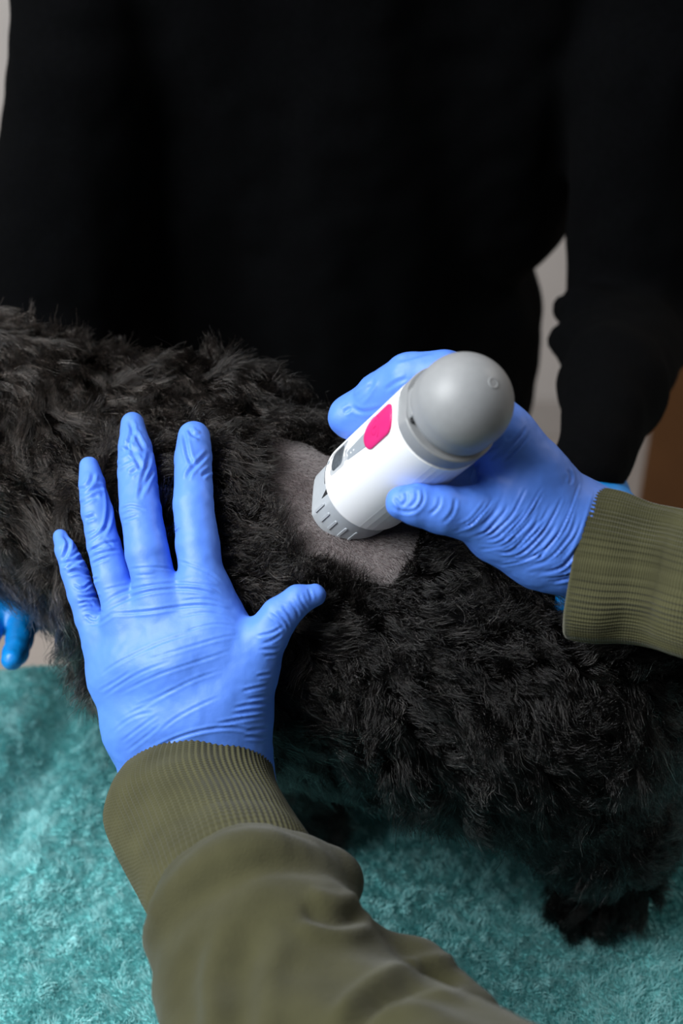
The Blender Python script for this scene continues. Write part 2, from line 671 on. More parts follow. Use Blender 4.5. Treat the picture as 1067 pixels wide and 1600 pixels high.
# nose and eyes (the head is out of the photograph on the left)
NOSE = mat('black_nose', (.01, .01, .01), .3, .5, 0, (100, .8, 1.2))
nv, nq = surface(('g', .006, [cap((-.452, .713, .278), (-.452, .722, .278), .010, .010), cap((-.45, .717, .272), (-.446, .718, .265), .008, .006)]), .0025)
under(mesh_obj('nose', nv, nq, NOSE), dog)
for y in (.710, .762):
    nv, nq = surface(cap((-.396, y, .328), (-.395, y, .328), .0085, .0085), .002)
    under(mesh_obj('eye', nv, nq, NOSE), dog)

# ------------------------------------------------------------------ gloves
def crease(V, N, strokes):
    """press drawn creases (photograph pixels; width px, depth mm) into the side that faces the camera"""
    q = to_px(V)
    t = (V - CAM) @ cF
    fac = np.clip((N * unit(CAM - V)).sum(1) * 4, 0, 1)
    out = np.zeros(len(V))
    for pts, w, dep in strokes:
        pts = np.asarray(pts, float)
        # round the polyline
        for _ in range(2):
            a, b = pts[:-1], pts[1:]
            pts = np.concatenate([pts[:1], np.stack([a * .75 + b * .25, a * .25 + b * .75], 1).reshape(-1, 2), pts[-1:]])
        lo, hi = pts.min(0) - 4 * w, pts.max(0) + 4 * w
        sel = np.where((q > lo).all(1) & (q < hi).all(1) & (fac > 0))[0]
        if not len(sel):
            continue
        s = q[sel]
        L = np.concatenate([[0], np.cumsum(np.linalg.norm(np.diff(pts, axis=0), axis=1))])
        bd = np.full(len(sel), 1e9)
        side = np.zeros(len(sel))
        al = np.zeros(len(sel))
        for i in range(len(pts) - 1):
            a, b = pts[i], pts[i + 1]
            ab = b - a
            h = np.clip(((s - a) @ ab) / (ab @ ab + 1e-9), 0, 1)
            e = s - a - h[:, None] * ab
            d = np.linalg.norm(e, axis=1)
            m = d < bd
            bd[m] = d[m]
            side[m] = np.sign(ab[0] * e[m, 1] - ab[1] * e[m, 0])
            al[m] = L[i] + h[m] * (L[i + 1] - L[i])
        u = al / L[-1]
        end = np.clip(np.minimum(u, 1 - u) * 5, 0, 1) ** .7
        sd = bd * side / w
        prof = -np.exp(-sd ** 2) + .75 * np.exp(-((np.abs(sd) - 1.9) / .9) ** 2)
        out[sel] += prof * dep * end
    return out * fac * .00085


def zoomed(ox, oy, sc, lines, w, d):
    return [([(ox + x / sc, oy + y / sc) for x, y in l], w, d) for l in lines]


def between(guides, n, w, d, jit=.12):
    """n creases interpolated between guide creases of equal point count"""
    g = np.array(guides, float)
    r = np.random.default_rng(3)
    out = []
    for u in np.linspace(0, len(g) - 1, n):
        u = min(max(u + r.normal(0, jit), 0), len(g) - 1.001)
        i = int(u)
        l = g[i] * (1 - (u - i)) + g[i + 1] * (u - i)
        l = l + r.normal(0, 1.5, l.shape)
        k0 = r.uniform(0, .35)
        k1 = r.uniform(.65, 1)
        tt = np.linspace(k0, k1, 6) * (len(l) - 1)
        l = np.stack([np.interp(tt, np.arange(len(l)), l[:, c]) for c in (0, 1)], -1)
        out.append((l, w * r.uniform(.75, 1.25), d * r.uniform(.35, 1.25)))
    return out


# --- left hand, lying flat on the dog's shoulder, back up
T_ = 'left hand'
index = pxchain([(303, 684, .766, 26), (302, 715, .756, 29.5), (302, 790, .740, 32), (309, 850, .733, 34), (318, 925, .727, 36)], .0012)
middle = pxchain([(207, 662, .778, 18.5), (211, 698, .768, 26), (214, 740, .756, 30.5), (220, 800, .742, 32.5), (230, 865, .732, 34), (250, 945, .727, 35)], .0012)
ring = pxchain([(139, 728, .766, 15), (144, 757, .760, 20.5), (151, 800, .750, 24.5), (162, 850, .742, 26.5), (176, 905, .736, 28), (198, 970, .731, 31)], .0012)
pinky = pxchain([(94, 839, .758, 12), (103, 860, .752, 17.5), (116, 893, .748, 21), (128, 930, .745, 22), (142, 968, .744, 24), (168, 1015, .740, 30)], .0012)
thumb = pxchain([(492, 930, .717, 18), (466, 938, .716, 24.5), (438, 961, .716, 30), (414, 997, .718, 35), (385, 1050, .722, 44)], .0012)
palm = ('g', .016, [
    pxchain([(318, 925, .727, 36), (335, 1000, .722, 40), (345, 1100, .724, 46), (372, 1230, .734, 46)], .01),
    pxchain([(250, 945, .727, 35), (275, 1040, .720, 44), (300, 1120, .723, 50), (320, 1240, .734, 50)], .01),
    pxchain([(198, 970, .731, 31), (215, 1040, .728, 40), (245, 1130, .729, 46), (270, 1240, .737, 48)], .01),
    pxchain([(163, 1008, .741, 32), (180, 1060, .737, 37), (208, 1140, .736, 42), (243, 1240, .739, 42)], .01),
    pxchain([(385, 1050, .723, 44), (372, 1110, .727, 46), (380, 1240, .737, 42)], .01),
    pxchain([(340, 960, .729, 32), (385, 1035, .725, 30)], .01),
])
LGLOVE = ('g', .006, [palm, ('g', .0012, [index, middle, ring, pinky]), thumb])
CR_L = []
CR_L += zoomed(110, 860, 2.54, [
    [(130, 215), (180, 175), (280, 145), (400, 130), (500, 130), (590, 150)],
    [(135, 238), (200, 205), (290, 165), (420, 150), (540, 160), (620, 205)],
    [(150, 252), (300, 245), (420, 225), (540, 215), (640, 240)]], 2.4, .55)
CR_L += zoomed(110, 860, 2.54, [
    [(230, 75), (330, 65), (420, 75)], [(250, 100), (340, 95)], [(420, 40), (500, 65), (570, 100), (600, 130)],
    [(440, 200), (540, 190), (630, 220)], [(430, 265), (520, 245), (600, 255), (650, 285)],
    [(440, 330), (520, 300), (600, 290), (670, 310)], [(440, 120), (520, 115), (600, 170)], [(130, 160), (180, 145), (240, 135)]], 1.9, .30)
CR_L += zoomed(110, 860, 2.54, [
    [(110, 500), (180, 450), (260, 410), (360, 365), (440, 340), (520, 320)], [(300, 435), (400, 405), (500, 375), (600, 345), (670, 335)],
    [(130, 580), (230, 510), (310, 470), (400, 440)], [(190, 570), (330, 500), (430, 465), (540, 430), (640, 395)],
    [(200, 670), (290, 620), (380, 570), (480, 515), (600, 475)], [(260, 620), (350, 580), (420, 545)],
    [(350, 720), (410, 670), (500, 620), (590, 580)], [(170, 720), (240, 660), (330, 640)], [(110, 560), (180, 520), (240, 480)],
    [(200, 760), (280, 700), (350, 650)], [(220, 800), (300, 740), (360, 690)]], 2.2, .26)
CR_L += zoomed(110, 860, 2.54, [
    [(235, 900), (260, 850), (330, 790), (430, 740), (540, 710), (650, 700), (740, 725)], [(580, 690), (680, 670), (780, 655)],
    [(650, 625), (720, 610), (790, 605)], [(680, 560), (740, 545), (790, 535)], [(740, 500), (800, 490)], [(690, 740), (780, 745)],
    [(250, 880), (300, 830), (370, 790)], [(640, 650), (720, 640), (790, 632)], [(700, 590), (790, 575)], [(700, 715), (785, 705)]], 2.4, .6)
CR_L += zoomed(110, 860, 2.54, [
    [(820, 240), (850, 270), (870, 310)], [(790, 250), (830, 280), (855, 320)], [(870, 200), (900, 240), (905, 270)], [(905, 170), (920, 210), (945, 240)],
    [(760, 370), (800, 360), (840, 330)], [(750, 395), (830, 390)], [(945, 150), (960, 200)], [(840, 215), (880, 270)], [(770, 420), (820, 415)], [(740, 340), (800, 330), (845, 300)]], 2.2, .5)
CR_L += zoomed(70, 640, 3.557, [
    [(800, 105), (820, 140), (860, 150)], [(770, 120), (785, 200), (800, 270), (830, 320)], [(910, 235), (840, 310), (800, 350), (790, 390)], [(925, 330), (870, 370)],
    [(470, 60), (492, 120), (465, 195), (450, 240)], [(495, 120), (530, 190), (556, 225)], [(470, 225), (515, 280), (536, 340)],
    [(400, 320), (440, 290), (490, 270)], [(585, 230), (570, 300), (540, 400), (525, 500)], [(470, 360), (512, 335)], [(600, 330), (560, 410), (540, 470)], [(430, 190), (470, 210), (520, 250)],
    [(185, 445), (230, 440), (262, 400), (270, 350)], [(190, 530), (240, 500), (280, 480), (300, 500)], [(340, 400), (362, 520), (350, 640), (310, 710)], [(225, 610), (280, 590)],
    [(100, 690), (137, 735), (120, 800), (90, 850)], [(80, 860), (150, 850), (225, 820)], [(230, 470), (290, 430), (330, 440)]], 3.0, 1.05)
CR_L += zoomed(70, 640, 3.557, [
    [(240, 800), (290, 760), (340, 740), (410, 735)], [(250, 830), (310, 800), (390, 780), (420, 790)], [(240, 740), (300, 700), (345, 640)], [(260, 860), (320, 830), (360, 820)],
    [(420, 560), (480, 530), (560, 560)], [(430, 620), (520, 590)], [(230, 700), (290, 670)], [(330, 720), (380, 760)], [(255, 780), (330, 760)]], 2.2, .55)
pr = np.random.default_rng(12)
for k in range(13):      # gathered folds round the little finger's base
    y0 = 872 + k * 8.5 + pr.uniform(-3, 3)
    x0 = 97 + k * 2.7 + pr.uniform(-2, 8)
    sl = pr.uniform(-.55, .25)
    ln = pr.uniform(18, 42)
    CR_L.append(([(x0 + ln * u, y0 + sl * ln * u + 3.5 * math.sin(u * 5 + k)) for u in (0, .25, .5, .75, 1)], pr.uniform(1.6, 2.8), pr.uniform(.4, .95)))
vet = empty('person', (.30, .30, .10))
tag(vet, 'person in an olive sweatshirt and blue gloves pressing the white device on the dog', 'person')


def glove(name, S, strokes, h, parent, m=GLOVE, rel=7):
    V, Q = surface(S, h)
    V = relax(V, Q, rel, .4)
    N = grad(S, V)
    V = V + N * (.00035 * noise3(V, 90, 2) + .0002 * noise3(V, 260, 9))[:, None]
    if strokes:
        V = V + N * crease(V, N, strokes)[:, None]
    return under(mesh_obj(name, V, Q, m), parent)


glove('glove', LGLOVE, CR_L, .0008, vet)

# --- right hand, closed round the device
DT0, DC = P(538, 792, .765), P(725, 628, .645)
AZ = unit(DC - DT0)
AX = np.array([-.92017231, -.13766281, .36651311])
AX = unit(AX - AZ * (AX @ AZ))
AY = np.cross(AZ, AX)


def dev(s, a, r):
    """device frame: s mm along the axis from the tip, a degrees round from the button, r mm out"""
    a = math.radians(a)
    return DT0 + (AZ * s + (AX * math.cos(a) + AY * math.sin(a)) * r) * .001


r_index = pxchain([(785, 690, .688, 52), (735, 615, .695, 44), (695, 586, .700, 38), (640, 589, .706, 38), (592, 619, .720, 36), (562, 649, .732, 32), (556, 662, .737, 27)], .002)
r_mid = chain([(P(800, 720, .705), .015), (dev(62, 200, 40), .0115), (dev(52, -85, 36), .0105), (dev(46, -55, 35), .0095)], .006)
r_ring = chain([(P(810, 760, .712), .015), (dev(48, 200, 40), .0110), (dev(38, -100, 36), .0100), (dev(33, -75, 35), .009)], .006)
r_pink = chain([(P(815, 800, .716), .014), (dev(38, 180, 38), .0095), (dev(26, -130, 35), .0085), (dev(24, -110, 34), .008)], .006)
r_thumb = pxchain([(628, 785, .673, 27), (652, 788, .673, 33), (690, 796, .675, 38), (735, 803, .680, 42), (790, 818, .690, 56)], .002)
r_palm = ('g', .014, [
    pxchain([(785, 690, .688, 52), (830, 745, .690, 54), (905, 820, .700, 51), (916, 852, .709, 33), (990, 890, .710, 26)], .01),
    pxchain([(790, 818, .690, 56), (850, 838, .695, 60), (912, 853, .702, 61), (936, 868, .707, 49), (990, 902, .710, 36)], .01),
    pxchain([(810, 770, .700, 56), (908, 839, .705, 67), (930, 858, .710, 50), (990, 892, .710, 36)], .01),
    pxchain([(812, 800, .716, 42), (880, 838, .712, 50)], .01),
    pxchain([(790, 825, .692, 48), (845, 862, .697, 46), (910, 880, .702, 44)], .01),
])
RGLOVE = ('g', .008, [r_palm, r_index, ('g', .002, [r_mid, r_ring, r_pink]), r_thumb])
z3 = lambda l: [(590 + x / 2.964, 690 + y / 2.964) for x, y in l]
GUIDES = [z3(l) for l in (
    [(330, 410), (420, 370), (480, 290), (525, 205)],
    [(390, 440), (480, 412), (560, 330), (630, 215)],
    [(425, 475), (560, 450), (660, 340), (740, 210)],
    [(465, 515), (600, 500), (730, 380), (825, 205)],
    [(530, 562), (700, 540), (830, 400), (925, 170)],
    [(620, 598), (800, 560), (915, 420), (985, 190)],
    [(720, 625), (870, 590), (970, 460), (1020, 230)],
    [(800, 650), (930, 620), (1000, 520), (1045, 300)],
    [(880, 680), (960, 650), (1020, 580), (1060, 420)])]
CR_R = between(GUIDES, 40, 1.9, .75, .16)
CR_R += zoomed(590, 690, 2.964, [
    [(100, 230), (130, 215), (165, 200), (190, 205)], [(60, 300), (120, 330), (180, 320), (215, 270), (205, 215)], [(110, 300), (140, 270), (130, 230)],
    [(150, 310), (185, 270), (180, 220)], [(75, 260), (100, 290), (110, 320)], [(240, 340), (285, 300), (290, 250)], [(300, 380), (350, 330), (360, 260)]], 2.6, .5)
CR_R += zoomed(590, 690, 2.964, [
    [(550, 75), (600, 35), (650, -15), (690, -70)], [(520, 90), (570, 40), (610, 0)], [(480, 60), (540, 20)], [(580, 90), (640, 40), (700, -30)],
    [(440, 190), (455, 140), (470, 90)], [(880, 130), (900, 160), (890, 200)]], 2.4, .6)
CR_R += zoomed(500, 530, 4.104, [
    [(350, 250), (310, 340), (250, 400)], [(200, 430), (260, 470), (330, 460), (400, 440)], [(480, 140), (600, 110), (720, 75)],
    [(230, 380), (280, 330), (330, 290)], [(420, 330), (480, 280), (560, 250)], [(150, 470), (200, 440)]], 3.2, .6)
glove('glove', RGLOVE, CR_R, .0008, vet)


# ------------------------------------------------------------------ ribbed cuffs and sleeves
def tube(name, rings, m, parent, nu, nv, ribs, amp, depth_axis_tilt, flat=.8, inner=True, seed=0, squ=1.):
    """rings: (left px, right px, t): silhouette points of each ring; ribs round the limb"""
    L = np.array([P(*a, t) for a, b, t in rings])
    R_ = np.array([P(*b, t) for a, b, t in rings])
    k = np.linspace(0, 1, len(rings))

    def spl(A, u):      # Catmull-Rom through the ring points
        x = u * (len(A) - 1)
        i = np.clip(x.astype(int), 0, len(A) - 2)
        f = (x - i)[:, None]
        g = lambda j: A[np.clip(j, 0, len(A) - 1)]
        p0, p1, p2, p3 = g(i - 1), g(i), g(i + 1), g(i + 2)
        return .5 * (2 * p1 + (p2 - p0) * f + (2 * p0 - 5 * p1 + 4 * p2 - p3) * f ** 2 + (3 * p1 - p0 - 3 * p2 + p3) * f ** 3)

    u = np.linspace(0, 1, nv)
    l, r = spl(L, u), spl(R_, u)
    c = (l + r) / 2
    ax = unit(np.gradient(c, axis=0))
    ma = (r - l) / 2
    hw = np.linalg.norm(ma, axis=1, keepdims=True)
    ma_u = ma / hw
    # minor axis: towards the camera, leaning along the limb
    mi = unit(np.cross(ma_u, ax))
    mi = mi * np.sign((mi @ -cF))[:, None]
    th = np.linspace(0, 2 * math.pi, nu, endpoint=False)
    V, UV = [], []

    def ring(i, sc, shift, rib=1.):
        rib = rib * min(1, .08 + i / 5)
        rr = hw[i] * sc
        wav = amp * rib * np.cos(th * ribs)
        lump = .0012 * noise3(np.stack([np.cos(th) * 2, np.sin(th) * 2, np.full(nu, u[i] * 3)], -1), 1.3, seed)
        co, si = np.sign(np.cos(th)) * np.abs(np.cos(th)) ** squ, np.sign(np.sin(th)) * np.abs(np.sin(th)) ** squ
        q = c[i] + ax[i] * shift + (co * (rr + wav + lump))[:, None] * ma_u[i] + (si * (rr * flat + wav + lump))[:, None] * mi[i]
        V.append(q)
        UV.append(np.stack([th / (2 * math.pi), np.full(nu, u[i])], -1))

    if inner:
        for j in (12, 6, 2):
            ring(j, .955, 0, .4)
        ring(0, .965, -.0006, .5)
        ring(0, .985, -.0012, .8)
    for i in range(nv):
        ring(i, 1, 0)
    n = len(V)
    V = np.concatenate(V)
    UV = np.concatenate(UV)
    g = np.arange(n * nu).reshape(n, nu)
    Q = np.stack([g[:-1], g[1:], np.roll(g, -1, 1)[1:], np.roll(g, -1, 1)[:-1]], -1).reshape(-1, 4)
    # outward winding
    ce = V.reshape(n, nu, 3).mean(1)
    qn = np.cross(V[Q[:, 1]] - V[Q[:, 0]], V[Q[:, 2]] - V[Q[:, 0]])
    o = V[Q].mean(1) - np.repeat(ce[:-1], nu, 0)
    if (qn * o).sum(1)[-len(Q) // 2:].mean() < 0:
        Q = Q[:, ::-1].copy()
    return under(mesh_obj(name, V, Q, m, None, True, UV), parent)


tube('cuff', [((193, 1228), (418, 1163), .735), ((176, 1258), (420, 1190), .728), ((168, 1296), (429, 1224), .718), ((187, 1345), (449, 1260), .703), ((214, 1396), (468, 1288), .686), ((243, 1450), (486, 1322), .668), ((272, 1486), (474, 1376), .668)],
     OLIVE_RIB, vet, 84 * 6, 70, 84, .00042, 25, .80, seed=1)
tube('cuff', [((934, 763), (889, 1000), .703), ((975, 772), (930, 1005), .699), ((1020, 785), (975, 1002), .695), ((1067, 795), (1025, 1010), .690), ((1115, 806), (1075, 1026), .682), ((1160, 815), (1125, 1040), .675)],
     OLIVE_RIB, vet, 76 * 6, 70, 76, .00045, 0, .80, seed=2, squ=.72)

sa_ = unit(P(328, 1303, .703) - P(365, 1386, .668))
sc_ = P(372, 1402, .664) + sa_ * .002
sm_ = unit(P(490, 1340, .664) - P(253, 1468, .664))
sn_ = unit(np.cross(sm_, sa_))
sn_ = sn_ * np.sign(sn_ @ -cF)
SEAM = [(sc_ + sm_ * .0345 * math.cos(a) + sn_ * .0315 * math.sin(a), .0065) for a in np.linspace(0, 2 * math.pi, 25)]
SEAM2 = [(sc_ - sa_ * .016 + sm_ * .035 * math.cos(a) + sn_ * .034 * math.sin(a), .012) for a in np.linspace(0, 2 * math.pi, 25)]
SLEEVE_L = ('g', .009, [
    chain(SEAM, .002), chain(SEAM2, .002),
    pxchain([(388, 1470, .650, 120), (405, 1500, .645, 156)], .01),
    pxchain([(345, 1478, .652, 100), (360, 1505, .646, 127)], .01),
    ('g', .003, [pxchain([(420, 1392, .668, 78), (470, 1375, .668, 70), (503, 1380, .672, 66)], .003)]),
    pxchain([(432, 1545, .630, 186), (480, 1720, .590, 235)], .01),
    ('g', .003, [pxchain([(565, 1492, .650, 52), (640, 1532, .635, 66), (705, 1620, .612, 82), (760, 1760, .585, 100)], .006)]),
    ('g', .003, [pxchain([(660, 1662, .530, 92), (640, 1800, .50, 160)], .01)]),
    chain([(P(560, 1780, .575), .068), (np.array([.13, .19, .26]), .072)], .01),
])
SV, SQ = surface(SLEEVE_L, .0028)
SV = relax(SV, SQ, 3)
SN = grad(SLEEVE_L, SV)
SV = SV + SN * (.0022 * noise3(SV, 28, 21) + .0010 * noise3(SV, 70, 22))[:, None]
SV = SV + SN * crease(SV, SN, [([(405, 1440), (380, 1510), (372, 1600), (372, 1660)], 24, 4.), ([(470, 1420), (530, 1440), (575, 1424)], 14, 4.),
                               ([(535, 1620), (585, 1568), (645, 1538), (725, 1526)], 15, 6.), ([(300, 1470), (290, 1540), (310, 1620)], 20, 2.)])[:, None]
under(mesh_obj('sleeve', SV, SQ, OLIVE), vet)
SLEEVE_R = ('g', .012, [
    chain([(P(1200, 932, .678), .036), (P(1270, 950, .665), .05), (np.array([.42, .32, .30]), .062), (np.array([.44, .20, .36]), .07)], .012),
])
SV, SQ = surface(SLEEVE_R, .004)
SV = SV + grad(SLEEVE_R, SV) * (.003 * noise3(SV, 28, 23))[:, None]
under(mesh_obj('sleeve', SV, SQ, OLIVE), vet)


# seam where the left cuff meets the sleeve
def rope(name, pts, r, m, parent, nu=10):
    pts = np.asarray(pts)
    d = unit(np.gradient(pts, axis=0))
    a = unit(np.cross(d, cF))
    b = np.cross(d, a)
    th = np.linspace(0, 2 * math.pi, nu, endpoint=False)
    V = (pts[:, None] + r * (np.cos(th)[None, :, None] * a[:, None] + np.sin(th)[None, :, None] * b[:, None])).reshape(-1, 3)
    g = np.arange(len(V)).reshape(len(pts), nu)
    Q = np.stack([g[:-1], np.roll(g, -1, 1)[:-1], np.roll(g, -1, 1)[1:], g[1:]], -1).reshape(-1, 4)
    return under(mesh_obj(name, V, Q, m), parent)


# ------------------------------------------------------------------ the device
DM = Matrix(((AX[0], AY[0], AZ[0], DT0[0]), (AX[1], AY[1], AZ[1], DT0[1]), (AX[2], AY[2], AZ[2], DT0[2]), (0, 0, 0, 1)))
device = empty('handheld_injector', (0, 0, 0))
device.matrix_world = DM
tag(device, 'white handheld injector with grey domed cap and pink button, held against the clipped patch', 'device')


def lathe(name, prof, m, nu=180, flat=None, facet=None, smooth=True, sub=None):
    """prof: (r, z) in mm from bottom to top; flat=max x; facet=(from deg, to deg, count per turn)"""
    th = np.linspace(0, 2 * math.pi, nu, endpoint=False)
    V = []
    for r, z in prof:
        rr = np.full(nu, float(r))
        if facet and r > 15:
            a0, a1, n = facet
            d = (np.degrees(th) - a0) % 360
            w = d < (a1 - a0)
            st = 360. / n
            loc = np.radians((d % st) - st / 2)
            rr = np.where(w, r * math.cos(math.radians(st / 2)) / np.cos(loc) + .04, rr)
        x, y = rr * np.cos(th), rr * np.sin(th)
        if flat:
            x = np.minimum(x, flat + .04 * (x - flat))
        V.append(np.stack([x, y, np.full(nu, z)], -1))
    n = len(V)
    V = np.concatenate(V) * .001
    g = np.arange(n * nu).reshape(n, nu)
    Q = np.stack([g[:-1], np.roll(g, -1, 1)[:-1], np.roll(g, -1, 1)[1:], g[1:]], -1).reshape(-1, 4)
    F = [list(map(int, q)) for q in Q]
    F.append([int(i) for i in g[0][::-1]])
    F.append([int(i) for i in g[-1]])
    return mesh_obj(name, V, F, m, sub or device, smooth)


def sharp(o, deg=32):
    me = o.data
    try:
        me.set_sharp_from_angle(angle=math.radians(deg))
    except Exception:
        pass
    return o


def plate(name, s0, s1, a0, a1, r, h, m, parent=None, rnd=2., taper=None, nseg=24, dome=0.):
    """rounded plate that follows the barrel: s along (mm), a round (deg), r base radius, h proud height"""
    # outline in (s, arc mm)
    w0, w1 = math.radians(a0) * r, math.radians(a1) * r
    rnd = min(rnd, (s1 - s0) / 2 - .01, (w1 - w0) / 2 - .01)
    out = []
    for cx, cy, t0 in ((s1 - rnd, w1 - rnd, 0), (s0 + rnd, w1 - rnd, 90), (s0 + rnd, w0 + rnd, 180), (s1 - rnd, w0 + rnd, 270)):
        for k in range(9):
            t = math.radians(t0 + k * 90 / 8)
            out.append((cx + rnd * math.cos(t), cy + rnd * math.sin(t)))
    out = np.array(out)
    cen = np.array([(s0 + s1) / 2, (w0 + w1) / 2])
    if taper:
        out = np.array([taper(p, cen) for p in out])
    V, F = [], []
    n = len(out)

    def put(q, rad):
        a = q[1] / r
        V.append((rad * math.cos(a), rad * math.sin(a), q[0]))

    lv = [(1., -.6), (1., h * .6), (.985, h * .85), (.955, h)] + [(f, h + dome * (1 - f * f)) for f in (.8, .6, .4, .2)]
    for f, z in lv:
        for p in out:
            put(cen + (p - cen) * f, r + z)
    for l in range(len(lv) - 1):
        for i in range(n):
            F.append([l * n + i, l * n + (i + 1) % n, (l + 1) * n + (i + 1) % n, (l + 1) * n + i])
    put(cen, r + h + dome)
    c = len(V) - 1
    l = len(lv) - 1
    for i in range(n):
        F.append([l * n + i, l * n + (i + 1) % n, c])
    # outward: s right, w up seen from outside needs a flip test
    V = np.array(V)
    a, b, d = (V[F[n * 4][k]] for k in (0, 1, 2))
    if np.dot(np.cross(b - a, d - a), np.array([a[0], a[1], 0])) < 0:
        F = [f[::-1] for f in F]
    return mesh_obj(name, V * .001, F, m, parent or device, True)


RB = 24.6
sharp(lathe('nozzle', [(15, 3.2), (21, 3.0), (22.0, 3.6), (22.6, 5), (22.9, 16), (23.1, 31), (20, 33)], LGREY, flat=19.6), 25)
bd = lathe('body_shell', [(20, 33), (24.2, 33), (24.9, 33.4), (25.2, 34.5), (25.0, 60), (24.6, 90), (24.4, 117), (23.8, 117.6), (20, 117.8)], WHITE, nu=360, facet=(80, 190, 44))
sharp(bd, 5)
sharp(lathe('collar', [(20, 117.8), (23.6, 117.8), (24.3, 118.4), (24.4, 119.5), (24.3, 126.6), (23.8, 127.2), (20.5, 127.4)], GREY, flat=22.6), 30)
cp = [(20.4, 126.0), (20.6, 129.0), (21.9, 129.4), (22.5, 130.2), (22.7, 133)]
cp += [(22.7 * math.cos(t), 139.8 + 22.7 * math.sin(t)) for t in np.linspace(-.15, math.pi / 2 - .02, 40)]
capo = sharp(lathe('cap', cp, GREY, flat=None), 35)
# moulded ring on the dome's crown
th = np.linspace(0, 2 * math.pi, 40, endpoint=False)
V, Q = [], []
for r, dz in ((3.0, -.25), (2.7, .22), (2.2, .25), (1.9, .1), (1.2, -.12), (.3, -.15)):
    V += [(r * math.cos(t) - 3.0, r * math.sin(t), 139.8 + math.sqrt(22.7 ** 2 - (r * math.cos(t) - 3) ** 2 - (r * math.sin(t)) ** 2) + dz) for t in th]
for l in range(5):
    Q += [[l * 40 + i, l * 40 + (i + 1) % 40, (l + 1) * 40 + (i + 1) % 40, (l + 1) * 40 + i] for i in range(40)]
mesh_obj('dimple', np.array(V) * .001, Q, GREY, capo, True)
# clip step between collar and cap on the button side
plate('clip', 126.6, 131.0, -16, 22, 21.9, .9, GREY, None, .5)
plate('clip_slot_shade', 127.2, 129.6, 23.5, 28, 21.5, 1.2, DARK, None, .4)  # dark plate painting the slot's shade
bt = plate('button', 83.5, 115.2, -15.5, 20.5, 24.5, .9, PINK, None, 7.6, dome=.5)
# power mark moulded on the button
for nm, a0, a1, rr in (('power_ring', 40, 320, 3.4), ('power_ring', -70, 70, 5.6)):
    V, F = [], []
    A_ = np.radians(np.linspace(a0, a1, 24))
    for t in A_:
        for dr, hz in ((-.35, 1.25), (-.2, 1.5), (.2, 1.5), (.35, 1.25)):
            s, w = 97.5 + (rr + dr) * math.cos(t), math.radians(2.5) * 24.5 + (rr + dr) * math.sin(t)
            V.append(((24.5 + hz - .15) * math.cos(w / 24.5), (24.5 + hz - .15) * math.sin(w / 24.5), s))
    for i in range(23):
        F += [[i * 4 + j, i * 4 + j + 1, i * 4 + 5 + j, i * 4 + 4 + j] for j in range(3)]
    mesh_obj(nm, np.array(V) * .001, F, PINKD, bt, True)
plate('power_bar', 96.4, 100.0, 1.7, 3.3, 24.5, 1.5, PINKD, bt, .3)


def arrow(p, c):        # the strip's lower end narrows to a neck
    if p[0] < c[0] - 9:
        return np.array([p[0], c[1] + (p[1] - c[1]) * .66])
    return p


st = plate('inlay_strip', 62.0, 86.5, -6.0, 12.5, 24.8, .18, STRIP, None, 2., taper=arrow)
for s_ in (67.5, 71.0):
    plate('indicator_dot', s_ - .5, s_ + .5, 2.6, 4.8, 24.8, .32, WHITE, st, .5)
fr = plate('window_frame', 40.2, 60.0, -23, 10.5, 24.9, .25, CLEAR, None, 3.)
plate('window', 42.6, 57.8, -18.5, 6.5, 24.9, .42, DARKGLASS, fr, 4.)
plate('window_neck', 58.6, 63.0, -7.5, 7.5, 24.8, .22, CLEAR, None, .6)
lk = plate('latch', 33.4, 40.0, -24, 12, 25.0, .12, LGREY, None, .6)
plate('latch_pin', 35.4, 38.2, -15, -10, 25.0, .3, STRIP, lk, .3)
plate('latch_gap_shade', 39.2, 40.4, -24, -14, 25.0, .2, DARK, lk, .2)  # raised dark strips painting the shade in the latch gaps
plate('latch_gap_shade', 33.2, 34.0, -22, 12, 25.0, .16, DARK, lk, .2)
plate('groove', 62, 90, -21.2, -20.2, 24.75, .06, STRIP, None, .2)
for a in (29, 43, 57, 73, 88):
    plate('ridge', 10.5, 22.5, a - 1.7, a + 1.7, 22.8, .65, LGREY, None, .6)
# dark triangular plate: shade of an opening in the nozzle's flat face
V = [(19.7, 6.2, 17.6), (19.7, 6.6, 27.2), (19.7, .6, 27.6)]
V = np.array(V + [(19.95, *v[1:]) for v in V]) * .001
mesh_obj('notch_shade', V, [[3, 4, 5], [0, 2, 1], [0, 1, 4, 3], [1, 2, 5, 4], [2, 0, 3, 5]], DARK, device, False)

